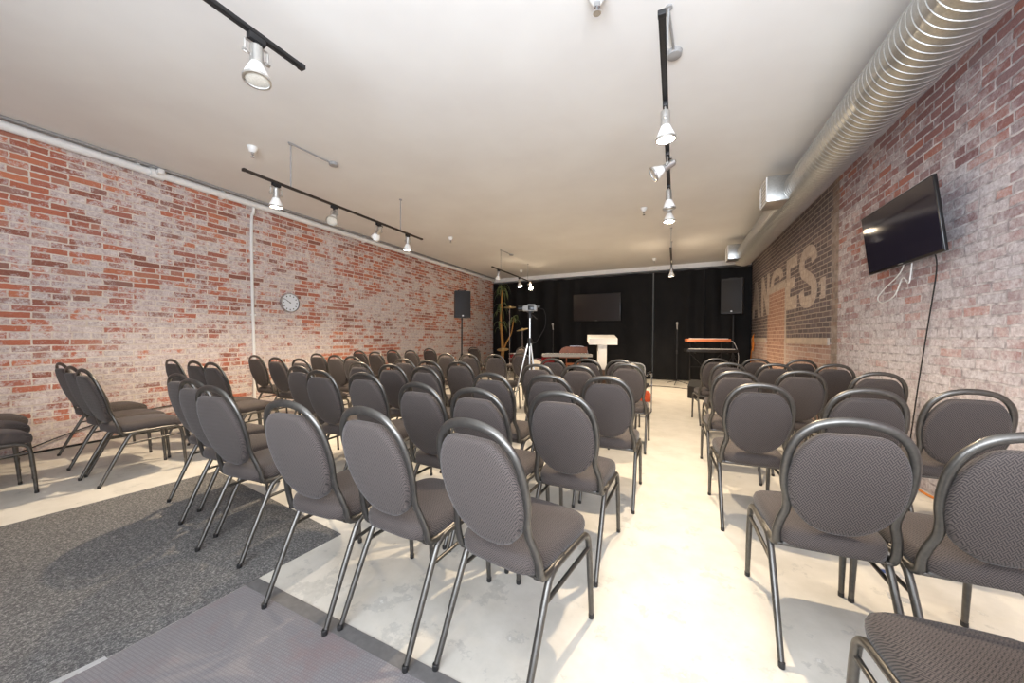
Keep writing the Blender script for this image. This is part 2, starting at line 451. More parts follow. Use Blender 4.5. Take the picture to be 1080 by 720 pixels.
def tag(o, label, cat, group=None):
    o['label'] = label; o['category'] = cat
    if group: o['group'] = group
    return o
def thing(name, label, cat, loc=(0, 0, 0), rz=0.0, group=None):
    o = bpy.data.objects.new(name, None); o.empty_display_size = 0.1; col.objects.link(o)
    o.location = loc; o.rotation_euler = (0, 0, rz)
    return tag(o, label, cat, group)
def struct(name, mb, mat, smooth=0):
    o = mb.build(name, mat, None, smooth); o['kind'] = 'structure'; return o
def copy_tree(o, parent=None):
    c = o.copy(); col.objects.link(c)
    if parent is not None: c.parent = parent
    for ch in list(o.children): copy_tree(ch, c)
    return c

# ---------------------------------------------------------------- the room
bl, brr = back_y(XL), back_y(XR)
TH = 0.2
struct('floor', MB().add([(XL - TH, YR, 0), (XR + TH, YR, 0), (XR + TH, brr + TH, 0), (XL - TH, bl + TH, 0),
                          (XL - TH, YR, -0.1), (XR + TH, YR, -0.1), (XR + TH, brr + TH, -0.1), (XL - TH, bl + TH, -0.1)],
       [[0, 1, 2, 3], [7, 6, 5, 4], [0, 4, 5, 1], [1, 5, 6, 2], [2, 6, 7, 3], [3, 7, 4, 0]]), M['floor'])
struct('ceiling', MB().add([(XL - TH, YR, CEIL), (XR + TH, YR, CEIL), (XR + TH, brr + TH, CEIL), (XL - TH, bl + TH, CEIL),
                            (XL - TH, YR, CEIL + .1), (XR + TH, YR, CEIL + .1), (XR + TH, brr + TH, CEIL + .1), (XL - TH, bl + TH, CEIL + .1)],
       [[3, 2, 1, 0], [4, 5, 6, 7], [0, 1, 5, 4], [1, 2, 6, 5], [2, 3, 7, 6], [3, 0, 4, 7]]), M['ceil'])
struct('wall_left', MB().box((XL - TH / 2, (YR + bl) / 2, CEIL / 2), (TH, bl - YR + .1, CEIL)), M['brickL'])
struct('wall_right', MB().box((XR + TH / 2, (YR + brr) / 2, CEIL / 2), (TH, brr - YR + .1, CEIL)), M['brickR'])
ang = math.atan(-0.05); rotb = Matrix.Rotation(ang, 4, 'Z')
xm = (XL + XR) / 2
struct('wall_back', MB().box((xm, back_y(xm) + TH / 2, CEIL / 2), (8.0, TH, CEIL), rotb), M['backw'])
rw = MB()
rw.box(((XL - 1.35) / 2, YR - 0.1, CEIL / 2), (-1.35 - XL, 0.2, CEIL)); rw.box((XR - 0.05, YR - 0.1, CEIL / 2), (0.1, 0.2, CEIL))
rw.box((0.2, YR - 0.1, 3.14), (3.2, 0.2, 0.38))
struct('wall_rear', rw, M['backw'])
struct('trim_1', MB().box((xm, back_y(xm) - 0.10, 3.265), (7.86, 0.19, 0.13), rotb), M['white'])
# masonry ledge that runs along the painted panel of the right wall
tl = MB(); tl.box((XR - 0.012, 7.0, 1.185), (0.03, 2.0, 0.10)); tl.box((XR - 0.012, 10.4, 1.185), (0.03, 1.7, 0.10))
struct('trim_2', tl, plain('ledge_stone', srgb(188, 170, 154), 0.9, 0, 0.12, 9))

# ---------------------------------------------------------------- carpet and entrance matting
rq = [(-3.74, 1.82), (-1.86, 1.56), (-2.09, -1.2), (-4.10, -1.0)]
rug = MB().prism([(rq[i][0], rq[i][1]) for i in (3, 2, 1, 0)], 0.003).build('carpet_runner', M['rug'], None, 0)
tag(rug, 'dark speckled grey carpet runner lying on the pale floor at left', 'carpet')
mt = thing('entrance_mat', 'grey ribbed entrance matting with dark edge strip beside the speckled carpet', 'mat', (0, 0, 0))
MB().prism([(-2.085, -1.2), (-0.45, -1.2), (-0.45, 1.0), (-1.899, 1.04)], 0.002).build('matting', M['grid'], mt, 0)
MB().prism([(-1.899, 1.04), (-0.45, 1.0), (-0.45, 1.055), (-1.894, 1.10)], 0.003).build('edge_strip', M['strip'], mt, 0)
tag(
    MB().add([(-1.985, 0.44, .0022), (-1.955, 0.44, .0022), (-1.93, 0.585, .0022), (-1.955, 0.585, .0022), (-1.985, 0.44, .0032), (-1.955, 0.44, .0032), (-1.93, 0.585, .0032), (-1.955, 0.585, .0032)],
             [[3, 2, 1, 0], [4, 5, 6, 7], [0, 1, 5, 4], [1, 2, 6, 5], [2, 3, 7, 6], [3, 0, 4, 7]]).build('tape_scrap', M['tape'], None, 0),
    'pale strip of worn tape on the entrance matting by the carpet edge', 'tape')

# ---------------------------------------------------------------- banquet chair
def hoop_y(z): return -0.150 - max(0.0, z - 0.44) * 0.31
def make_chair(name='banquet_chair'):
    t = thing(name, '', 'chair')
    # seat pad
    n = 40; rg = []
    def ring(s, z):
        out = []
        for k in range(n):
            a = 2 * math.pi * k / n
            cx, sy = math.cos(a), math.sin(a); e = 0.42
            y = 0.052 + 0.238 * s * math.copysign(abs(sy) ** e, sy)
            hw = 0.178 + (y + 0.18) / 0.45 * 0.014
            x = hw * s * math.copysign(abs(cx) ** e, cx)
            dz = -0.022 * max(0.0, y / 0.273) ** 4 if y > 0 else 0.0
            dz += -0.006 * (abs(x) / 0.22) ** 3
            out.append((x, y, z + dz))
        return out
    for s, z in ((0.90, .406), (0.985, .415), (1.0, .436), (0.998, .454), (0.968, .471), (0.90, .481), (0.75, .488), (0.5, .492), (0.25, .494), (0.04, .494)): rg.append(ring(s, z))
    MB().rings(rg).build('seat', M['fabric'], t, 60)
    # backrest pad: oval, flat across the top
    n = 44; cz, hw, hh, top = 0.702, 0.167, 0.210, 0.887
    def bring(s, off):
        out = []
        for k in range(n):
            a = 2 * math.pi * k / n; e = 0.93
            x = hw * s * math.copysign(abs(math.cos(a)) ** e, math.cos(a))
            z = cz + hh * s * math.copysign(abs(math.sin(a)) ** e, math.sin(a))
            lim = cz + (top - cz) * s
            if z > lim: z = lim + (z - lim) * 0.12
            out.append((x, hoop_y(z) + off, z))
        return out
    b = MB().rings([bring(0.05, -.034), bring(0.5, -.034), bring(0.88, -.032), bring(0.97, -.028), bring(1.01, -.018), bring(1.01, .004), bring(.96, .020), bring(.8, .029), bring(.5, .034), bring(.05, .036)])
    b.build('backrest', M['fabric'], t, 60)
    # hoop of flat oval tube that hooks under the seat
    half = [(.180, .462), (.171, .515), (.159, .562), (.161, .612), (.173, .670), (.178, .736), (.172, .806), (.150, .866), (.107, .911), (.055, .931)]
    right = [(.176, .02, .405), (.177, -.085, .397), (.178, -.140, .409)] + [(x, hoop_y(z), z) for x, z in half]
    left = [(-x, y, z) for x, y, z in right][::-1]
    path = catmull(right + [(0, hoop_y(.937), .937)] + left, 4)
    hp = MB().tube(path, .0160, 8, flat=(Vector((0, 1, 0)), 0.66))
    hp.build('back_frame', M['frame'], t, 60)
    # seat rails and cross bars
    sf = MB()
    for s in (-1, 1): sf.box((s * .165, .04, .403), (.022, .38, .012), None, .003)
    sf.box((0, -.125, .398), (.355, .022, .018), None, .004); sf.box((0, .17, .398), (.355, .022, .018), None, .004)
    sf.build('seat_frame', M['frame'], t, 40)
    for s in (-1, 1):
        rear = catmull([(s * .187, -.270, .004), (s * .186, -.190, .18), (s * .185, -.108, .350), (s * .185, -.080, .385), (s * .185, -.04, .398), (s * .185, .03, .399)], 4)
        rad = lambda P: [min(.0130, .0105 + p_.z * .012) for p_ in P]
        lg = MB().tube(rear, rad(rear), 8).build('leg', M['frame'], t, 50)
        MB().lathe([(.011, 0), (.012, .002), (.012, .02), (.010, .022)], (s * .187, -.270, 0), n=10).build('foot_cap', M['glide'], lg)
        fr = catmull([(s * .189, .285, .004), (s * .188, .272, .18), (s * .186, .256, .335), (s * .185, .234, .380), (s * .185, .18, .397), (s * .185, .03, .399)], 4)
        lg = MB().tube(fr, rad(fr), 8).build('leg', M['frame'], t, 50)
        MB().lathe([(.011, 0), (.012, .002), (.012, .02), (.010, .022)], (s * .189, .285, 0), n=10).build('foot_cap', M['glide'], lg)
        MB().tube([(s * .185, -.125, .310), (s * .1855, .05, .316), (s * .186, .258, .322)], .0085, 8).build('stretcher', M['frame'], t, 50)
    return t

ORD = ['zeroth', 'first', 'second', 'third', 'fourth', 'fifth', 'sixth', 'seventh', 'eighth', 'ninth', 'tenth']
LEFT = {
 2: [(-0.555, 1.30, -10), (-1.045, 1.30, -5), (-1.485, 1.265, 2), (-2.265, 1.37, 2), (-2.71, 1.48, 2), (-3.18, 1.61, 2), (-4.34, 1.49, 0), (-4.77, 1.54, 0), (-5.45, 1.65, 0)],
 3: [(-0.515, 2.04, -3), (-0.95, 1.95, -4), (-1.36, 1.99, -5), (-2.13, 2.28, 0), (-2.59, 2.26, 0), (-3.10, 2.44, 0), (-4.28, 2.34, 0), (-4.72, 2.39, 0), (-5.27, 2.42, 0)],
 4: [(-0.44, 2.87, 0), (-0.84, 2.78, 0), (-1.265, 2.71, -3), (-2.06, 2.93, -5), (-2.54, 3.00, 0), (-3.05, 3.08, 0), (-4.14, 3.18, 0), (-4.63, 3.20, 0), (-5.38, 3.38, 0)],
 5: [(-0.46, 4.25, 0), (-0.865, 3.76, 0), (-1.27, 3.70, 0), (-2.20, 3.69, 0), (-2.60, 3.66, 0), (-3.05, 3.76, 0), (-4.03, 3.85, 0), (-4.48, 3.95, 0), (-5.14, 4.16, 0)],
 6: [(-0.62, 4.89, 0), (-1.03, 4.89, 0), (-1.45, 4.75, 0), (-2.60, 5.35, 0), (-3.02, 5.24, 0), (-3.44, 5.22, 0), (-4.90, 5.13, 0), (-5.54, 5.35, 0)],
 7: [(-2.47, 6.10, 0), (-4.87, 6.04, 0), (-5.28, 5.97, 0)],
}
RIGHT = {
 1: [(0.68, 1.08, 4)],
 2: [(0.55, 1.89, 2), (0.96, 1.88, 3)],
 3: [(0.46, 2.89, 3), (0.96, 2.90, 3), (1.48, 3.11, 0)],
 4: [(0.46, 3.81, 3), (0.99, 4.11, 0), (1.53, 4.21, 0)],
 5: [(0.54, 4.96, 3), (1.00, 5.03, 0), (1.57, 5.24, 0)],
 6: [(0.48, 5.91, 8), (1.01, 6.08, 0), (1.51, 6.12, 0)],
}
proto = make_chair(); used = [False]
def place_chair(x, y, yaw, label, group):
    c = copy_tree(proto) if used[0] else proto
    used[0] = True
    c.location = (x, y, 0.003 if (-3.6 < x < 0.0 and 1.2 < y < 1.7) else 0.0); c.rotation_euler = (0, 0, R(yaw)); tag(c, label, 'chair', group)
    return c
for side, rows in (('left', LEFT), ('right', RIGHT)):
    for r, lst in rows.items():
        for i, (x, y, yaw) in enumerate(lst):
            if side == 'left' and r == 7:
                lab = ['charcoal round-backed banquet chair standing alone just behind the silver tripod', 'charcoal round-backed banquet chair by the left wall, aisle side of the rearmost pair', 'charcoal round-backed banquet chair by the left wall, wall side of the rearmost pair'][i]
            elif side == 'right' and r == 1:
                lab = 'charcoal banquet chair at the bottom right corner with mostly its seat showing'
            else:
                rowno = r - 1
                lab = 'charcoal round-backed banquet chair, %s from the aisle, %s row from the entrance, %s block' % (ORD[i + 1], ORD[rowno], side)
            place_chair(x, y, yaw, lab, 'banquet chairs in the %s block' % side)
for x, y, yaw, lab in ((-4.66, 0.70, 0, 'charcoal banquet chair seat cut by the left picture edge, nearest the carpet'),
                       (-5.13, 0.79, 0, 'charcoal banquet chair seat at the left picture edge, middle of the three'),
                       (-5.60, 0.88, 0, 'charcoal banquet chair seat at the left picture edge, nearest the brick wall')):
    place_chair(x, y, yaw, lab, 'banquet chairs in the left block')
place_chair(-5.30, 7.20, 0, 'charcoal banquet chair alone against the left brick wall before the loudspeaker', 'banquet chairs near the stage')
place_chair(-5.0, 8.75, 0, 'charcoal banquet chair alone beyond the left loudspeaker stand, near the plant', 'banquet chairs near the stage')
place_chair(-4.02, 9.05, 165, 'charcoal banquet chair turned round beside the drums in front of the plant', 'banquet chairs near the stage')

# ---------------------------------------------------------------- guest chair with mesh back
g = thing('guest_armchair', 'grey mesh-backed cantilever armchair at the aisle end of the far row', 'chair', (-0.62, 6.05, 0), R(-4))
MB().box((0, 0.02, .45), (.46, .46, .06), None, .02).build('seat', M['black'], g)
bk = MB()
for k in range(9):
    pass
bk.rings([[(x, -0.21 - (z - .5) * .22 + dy - .05 * (1 - (x / .23) ** 2) * 0.5, z) for x, z in
          [(-.205, .48), (-.215, .66), (-.205, .80), (-.10, .822), (.10, .822), (.205, .80), (.215, .66), (.205, .48)]] for dy in (-.008, .008)])
bk.build('backrest', M['mesh'], g)
fb = MB().tube(catmull([(-.21, -.20, .45), (-.225, -.25, .66), (-.215, -.28, .80), (-.10, -.295, .832), (.10, -.295, .832), (.215, -.28, .80), (.225, -.25, .66), (.21, -.20, .45)], 4), .011, 8)
fb.build('back_frame', M['grey'], g)
for s in (-1, 1):
    MB().tube(catmull([(s * .25, -.24, .02), (s * .26, 0, .014), (s * .26, .22, .014), (s * .26, .27, .05), (s * .26, .265, .30), (s * .26, .255, .60), (s * .26, .20, .645), (s * .26, 0, .65), (s * .245, -.24, .65)], 5), .0115, 8).build('leg', M['chrome'], g)
    MB().box((s * .26, .03, .668), (.05, .30, .028), None, .01).build('armrest', M['blackg'], g)
    MB().tube([(s * .255, .0, .44), (s * .258, .262, .44)], .010, 8).build('seat_rail', M['chrome'], g)
MB().tube([(-.25, -.24, .014), (.25, -.24, .014)], .011, 8).build('base_bar', M['chrome'], g)
bag = MB().rings([[(-.62 + x * s, 7.35 + y * s, z) for x, y in [(-.2, -.1), (.2, -.1), (.23, 0), (.2, .1), (-.2, .1), (-.23, 0)]] for s, z in ((.9, 0.0), (1.0, .03), (.96, .12), (.8, .19), (.4, .215))])
tag(bag.build('orange_bag', M['orange'], None, 50), 'bright orange cloth bag slumped on the floor beyond the mesh armchair', 'bag')

# ---------------------------------------------------------------- curtains along the back
def drape(name, x0, x1, label, z0=0.03, z1=3.122, amp=0.035, seed=0):
    rnd = random.Random(seed); nx = int((x1 - x0) / 0.03); nz = 14
    ph = [rnd.uniform(0, 6.28) for _ in range(6)]
    def pt(i, j, off):
        x = x0 + (x1 - x0) * i / nx; u = j / nz; z = z0 + (z1 - z0) * u
        a = amp * (0.55 + 0.45 * math.sin(x * 1.3 + ph[0])) * (1.15 - 0.35 * u)
        y = back_y(x) - 0.26 + off + a * math.sin(x * 13 + 1.4 * math.sin(x * 2.1 + ph[1]) + 0.5 * math.sin(u * 4 + ph[2])) + 0.02 * math.sin(x * 5 + u * 3 + ph[3])
        return (x, y, z)
    vs, fs = [], []
    for off in (0.0, 0.012):
        for j in range(nz + 1):
            for i in range(nx + 1): vs.append(pt(i, j, off))
    W = nx + 1; S = W * (nz + 1)
    for j in range(nz):
        for i in range(nx):
            a = j * W + i; fs.append([a, a + 1, a + W + 1, a + W]); fs.append([S + a, S + a + W, S + a + W + 1, S + a + 1])
    for i in range(nx):
        fs.append([i, S + i, S + i + 1, i + 1]); b = nz * W + i; fs.append([b, b + 1, S + b + 1, S + b])
    for j in range(nz):
        a = j * W; fs.append([a, a + W, S + a + W, S + a]); a = j * W + nx; fs.append([a, S + a, S + a + W, a + W])
    m = MB(); m.v = [Vector(v) for v in vs]; m.f = fs
    return tag(m.build(name, M['drape'], None, 60), label, 'curtain', 'black drapes across the back wall')
drape('stage_curtain', XL + 0.04, -0.605, 'wide black stage drape behind the white lectern and wall television', seed=1)
drape('stage_curtain', -0.575, 0.735, 'black stage drape right of the light slit, behind the microphone stand', seed=2)
drape('stage_curtain', 0.741, XR - 0.03, 'narrow black stage drape behind the right loudspeaker', seed=3)
cr = MB().tube([(XL + 0.03, back_y(XL) - 0.25, 3.14), (XR - 0.03, back_y(XR) - 0.25, 3.14)], .013, 8)
tag(cr.build('curtain_rail', M['black'], None), 'long thin black rail carrying the back drapes under the white beam', 'rail')

# ---------------------------------------------------------------- televisions
def tv(name, label, loc, rz, tilt, W_, H_, arm, scr='screen'):
    t = thing(name, label, 'television', loc, rz)
    t.rotation_euler = (tilt, 0, rz)          # screen looks along local -Y
    MB().box((0, .0125, 0), (W_, .022, H_), None, .004).build('bezel', M['blackg'], t)
    MB().box((0, .002, .004), (W_ - .022, .004, H_ - .03)).build('screen', M[scr], t, 0)
    MB().box((0, .048, -.03), (W_ * .62, .055, H_ * .62), None, .01).build('back_housing', M['black'], t)
    MB().box((0, .0, -H_ / 2 + .012), (.06, .005, .006)).build('logo_plate', M['grey'], t, 0)
    b = MB().box((0, .075 + arm / 2, 0), (.10, arm, .12), None, .005)
    b.box((0, .075 + arm, 0), (.34, .02, .26), None, .004)
    b.build('wall_bracket', M['black'], t)
    return t
tv('wall_television', 'black flat television tilted out from the whitewashed brick wall', (1.70, 4.13, 2.125), R(-90), R(7), 1.09, .56, 0.055)
tv('wall_television', 'large flat television hanging against the black drape above the lectern', (-2.24, back_y(-2.24) - 0.40, 2.16), ang, R(2), 1.47, .84, 0.02, 'screen2')
wc = MB().tube(catmull([(1.80, 4.22, 1.90), (1.815, 4.34, 1.80), (1.82, 4.60, 1.70), (1.82, 4.72, 1.62), (1.82, 4.62, 1.57), (1.82, 4.42, 1.62), (1.82, 4.30, 1.76), (1.81, 4.18, 1.70), (1.80, 4.12, 1.86)], 6), .0052, 6)
tag(wc.build('television_cable', M['wcord'], None), 'white cable looped under the tilted television on the brick wall', 'cable')
bc = MB().tube(catmull([(1.80, 3.84, 1.90), (1.825, 3.86, 1.75), (1.835, 3.98, 1.30), (1.83, 4.08, 0.80), (1.83, 4.16, 0.40), (1.80, 4.18, 0.03), (1.77, 4.4, .006)], 6), .0050, 6)
tag(bc.build('power_cord', M['cord'], None), 'black cord hanging from the tilted television down the white brick', 'cable')

# ---------------------------------------------------------------- wall clock
ck = thing('wall_clock', 'round white wall clock with pale metal rim on the red brick', 'clock', (XL, 4.02, 1.79))
MB().lathe([(.155, 0), (.168, .006), (.170, .03), (.162, .046), (.150, .048), (.147, .036)], (0, 0, 0), (1, 0, 0), 36, False).build('rim', M['chrome'], ck)
MB().lathe([(.150, .005), (.150, .034)], (0, 0, 0), (1, 0, 0), 36).build('dial', M['clockf'], ck, 30)
mk = MB()
for h in range(12):
    a = R(30 * h); y, z = math.sin(a) * .118, math.cos(a) * .118
    mk.box((.0355, y, z), (.003, .014, .022), Matrix.Rotation(-a, 4, 'X'))
mk.build('hour_marks', M['black'], ck, 0)
for nm, a, L, wd in (('hour_hand', R(-58), .07, .010), ('minute_hand', R(-62 + 5), .105, .007)):
    MB().box((.0385, math.sin(a) * L * .42, math.cos(a) * L * .42), (.003, wd, L), Matrix.Rotation(-a, 4, 'X')).build(nm, M['black'], ck, 0)
MB().lathe([(.009, .034), (.009, .043)], (0, 0, 0), (1, 0, 0), 10).build('centre_boss', M['black'], ck)

# ---------------------------------------------------------------- pipes along the left wall
sp = thing('sprinkler_pipe', 'white pipe running along the top of the left brick wall', 'pipe', (XL + .075, 0, 3.255))
MB().tube([(0, YR + .05, 0), (0, bl - .32, 0)], .046, 14).build('pipe', M['white'], sp)
for y in (-1.5, 0.6, 3.0, 5.6, 8.4, 10.8):
    MB().box((-.03, y, .005), (.10, .04, .125), None, .01).build('clamp', M['white'], sp)
tee = MB().lathe([(.062, -.07), (.062, .07)], (0, 2.27, 0), (0, 1, 0), 14); tee.tube([(0, 2.27, 0), (.10, 2.27, .01)], .035, 12)
tee.box((.11, 2.27, .01), (.05, .06, .06), None, .01)
tee.build('tee_fitting', M['white'], sp)
MB().tube([(0.01, 2.10, .035), (0.01, 2.10, .074)], .018, 10).build('riser', M['white'], sp)
cn = MB().tube([(XL + .135, YR + .02, 3.315), (XL + .135, bl - .32, 3.315)], .016, 8)
tag(cn.build('ceiling_conduit', M['grey'], None), 'thin dark grey conduit beside the white pipe along the ceiling edge', 'conduit')
vc = thing('wall_conduit', 'slim white vertical conduit down the left brick wall beside the clock', 'conduit', (XL + .022, 3.415, 0))
MB().tube(catmull([(.05, 0, 3.21), (.045, 0, 3.13), (0.0, 0.0, 3.0), (0, 0.005, 2.0), (0, .03, 1.0), (0, .035, 0.0)], 6), .021, 10).build('conduit_tube', M['white'], vc)
for z in (2.55, 1.55, .7): MB().box((-.008, .01 if z > 2 else .025, z), (.025, .075, .03), None, .004).build('strap', M['white'], vc)
fc = MB().tube(catmull([(-6.02, -1, .012), (-6.0, .6, .012), (-5.97, 1.31, .012), (-5.99, 2.0, .012), (-5.95, 2.45, .012), (-6.0, 3.6, .012), (-6.01, 6.0, .012), (-6.0, 8.0, .012)], 6), .011, 6)
tag(fc.build('floor_cable', M['cord'], None), 'black cable lying along the foot of the left brick wall', 'cable')
sag = MB().tube(catmull([(-5.99, 1.2, .03), (-6.02, 1.6, .16), (-6.03, 2.0, .26), (-6.03, 2.5, .30), (-6.03, 3.0, .26), (-6.03, 3.4, .18)], 6), .007, 6)
tag(sag.build('sagging_cable', M['cord'], None), 'thin black cable strung low along the left brick wall behind chairs', 'cable')
oc = MB().tube(catmull([(1.83, 6.5, .01), (1.835, 5.2, .01), (1.835, 4.7, .01), (1.835, 4.2, .01), (1.80, 3.92, .01), (1.832, 3.66, .01), (1.835, 3.2, .01), (1.83, 2.6, .01)], 6), .009, 6)
tag(oc.build('extension_cord', M['ocord'], None), 'orange extension cord on the floor along the right brick wall', 'cable')
coil = MB()
for k in range(4):
    coil.tube([(1.815 + .008 * k * .3, 10.9 + (.07 + .008 * k) * math.cos(a), 1.10 + (.16 + .01 * k) * math.sin(a)) for a in [2 * math.pi * i / 20 for i in range(20)]], .010, 6, True)
coil.tube(catmull([(1.825, 10.9, 1.27), (1.84, 10.9, 1.33), (1.85, 10.9, 1.34)], 4), .008, 6)
coil.tube(catmull([(1.81, 10.98, .95), (1.80, 11.03, .7), (1.80, 11.05, .4)], 4), .008, 6)
tag(coil.build('coiled_cord', M['ocord'], None), 'orange cord coiled on a hook in the far right corner', 'cable')
tp = MB().prism([(.93, 2.26), (1.00, 2.25), (1.01, 2.29), (.94, 2.31)], .002); tag(tp.build('paper_scrap', M['tape'], None, 0), 'small pale paper scrap on the floor, nearer the camera, right block', 'paper')
tp = thing('paper_label', 'small blue-printed label lying on the floor under the right chairs', 'paper', (1.03, 2.51, 0))
MB().prism([(-.05, -.03), (.05, -.03), (.05, .03), (-.05, .03)], .002).build('paper', M['tape'], tp, 0)
MB().prism([(-.03, -.02), (.02, -.02), (.02, .015), (-.03, .015)], .0028).build('print', M['blue'], tp, 0)

# ---------------------------------------------------------------- painted wall sign
sg = thing('painted_wall_sign', 'faded pale block lettering painted on the dark brick panel', 'sign', (XR, 0, 0))
def block(parts, y_far, y_near, z0, z1):
    """polygons in 0..1 letter space (u right, v up) on the right wall; reading runs from far to near"""
    m = MB()
    for poly in parts:
        pts = [(y_far + (y_near - y_far) * u, z0 + (z1 - z0) * v) for u, v in poly]
        n = len(pts)
        vs = [(-.004, y, z) for y, z in pts] + [(.01, y, z) for y, z in pts]
        m.add(vs, [list(range(n)), list(range(n, 2 * n))[::-1]] + [[i, (i + 1) % n, n + (i + 1) % n, n + i] for i in range(n)])
    m.build('letter', M['paint'], sg, 0)
def stroke(path, wd):
    """thick polyline as one mitred outline"""
    L, Rr = [], []
    n = len(path)
    for i, (a, b) in enumerate(path):
        p0 = path[max(i - 1, 0)]; p1 = path[min(i + 1, n - 1)]
        dx, dy = p1[0] - p0[0], p1[1] - p0[1]; k = math.hypot(dx, dy)
        nx, ny = -dy / k * wd / 2, dx / k * wd / 2
        L.append((a + nx, b + ny * .62)); Rr.append((a - nx, b - ny * .62))
    return L, Rr
def ribbon(path, wd, y_far, y_near, z0, z1):
    L, Rr = stroke(path, wd); m = MB(); n = len(L)
    P = lambda q_, x: (x, y_far + (y_near - y_far) * q_[0], z0 + (z1 - z0) * q_[1])
    vs = []
    for a, b in zip(L, Rr): vs += [P(a, -.004), P(b, -.004), P(b, .01), P(a, .01)]
    fs = [[0, 1, 2, 3], [4 * n - 1, 4 * n - 2, 4 * n - 3, 4 * n - 4]]
    for i in range(n - 1):
        for k in range(4): fs.append([4 * i + k, 4 * i + (k + 1) % 4, 4 * i + 4 + (k + 1) % 4, 4 * i + 4 + k])
    m.add(vs, fs).build('letter', M['paint'], sg, 0)
def smooth2(path): return [(v.x, v.y) for v in catmull([(a, b, 0) for a, b in path], 4)]
Z0, Z1 = 1.74, 2.64
block([[(0, 0), (.26, 0), (.33, .22), (.67, .22), (.74, 0), (1, 0), (.64, 1), (.36, 1)]], 11.25, 10.25, Z0, Z1)
block([[(0, 0), (.27, 0), (.27, .58), (.73, 0), (1, 0), (1, 1), (.73, 1), (.73, .42), (.27, 1), (0, 1)]], 10.12, 9.36, Z0, Z1)
ribbon(smooth2([(.86, .70), (.80, .82), (.64, .885), (.38, .885), (.20, .82), (.13, .70), (.13, .62)]), .25, 9.22, 8.25, Z0, Z1)
block([[(0, 0), (1, 0), (1, .23), (.36, .23), (.36, .41), (.78, .41), (.78, .60), (.36, .60), (.36, .79), (1, .79), (1, 1), (0, 1)]], 8.05, 7.42, Z0, Z1)
ribbon(smooth2([(.86, .72), (.80, .84), (.64, .905), (.36, .905), (.20, .84), (.15, .72), (.22, .60), (.42, .53), (.62, .46), (.80, .38), (.86, .27), (.80, .15), (.64, .095), (.36, .095), (.20, .15), (.14, .30)]), .30, 7.30, 6.50, Z0 - .04, Z1)
block([[(.15, 0), (1, 0), (1, 1), (.35, 1), (.0, .82), (.0, .68), (.35, .74), (.35, .2), (.15, .2)]], 6.42, 6.18, 1.78, 2.07)

# ---------------------------------------------------------------- spiral duct
DC = (1.354, 3.005); DR = 0.198
du = thing('air_duct', 'galvanised spiral air duct running along the ceiling above the right wall', 'duct', (0, 0, 0))
y0d, y1d = YR + .05, 9.25
pr = []
yy = 0.0; L = y1d - y0d
while yy < L:
    pr += [(DR, yy), (DR, yy + .046), (DR + .0035, yy + .049), (DR + .0035, yy + .053), (DR, yy + .056)]
    yy += .0565
MB().lathe(pr + [(DR, L), (DR * .9, L + .02)], (DC[0], y0d, DC[1]), (0, 1, 0), 40).build('duct_tube', M['galv'], du, 30)
for y in (5.40, 8.85):
    bx = MB().box((1.115, y, 3.02), (.24, .36, .30), None, .004)
    bo = bx.build('branch_box', M['galv'], du, 30)
    gr = MB()
    for s in (-1, 1):
        gr.box((.99, y + s * .165, 3.02), (.012, .025, .29)); gr.box((.99, y, 3.02 + s * .135), (.012, .34, .02))
    for k in range(5): gr.box((.992, y, 2.93 + k * .045), (.010, .31, .012), Matrix.Rotation(R(30), 4, 'Y'))
    gr.build('grille', M['white'], bo, 0)
for y in (-1.2, 1.6, 4.2, 7.4):
    MB().box((DC[0] + .03, y, (DC[1] + DR + CEIL) / 2), (.03, .012, CEIL - DC[1] - DR)).build('hanger_strap', M['galv'], du, 0)

# ---------------------------------------------------------------- ceiling sprinklers
def sprinkler(x, y, label, s=1.0):
    t = thing('ceiling_sprinkler', label, 'sprinkler', (x, y, CEIL), 0, 'ceiling sprinklers')
    MB().lathe([(.052 * s, 0), (.050 * s, -.012 * s), (.034 * s, -.05 * s), (.024 * s, -.062 * s)], n=18).build('escutcheon', M['white'], t)
    MB().lathe([(.016 * s, -.06 * s), (.014 * s, -.085 * s), (.005 * s, -.092 * s), (.005 * s, -.108 * s), (.020 * s, -.110 * s), (.020 * s, -.114 * s)], n=12).build('sprinkler_head', M['chrome'], t)
sprinkler(-4.32, 2.46, 'white ceiling sprinkler above the near end of the left lighting track')
sprinkler(-4.35, 6.39, 'white ceiling sprinkler between the two lighting tracks on the left')
sprinkler(-4.44, 10.43, 'white ceiling sprinkler near the back left corner')
sprinkler(-.45, 2.21, 'large white ceiling sprinkler nearest the camera, left of the central track', 1.25)
sprinkler(-.48, 6.20, 'white ceiling sprinkler beside the far end of the central track')
sprinkler(-.52, 10.24, 'white ceiling sprinkler above the central drapes near the back')

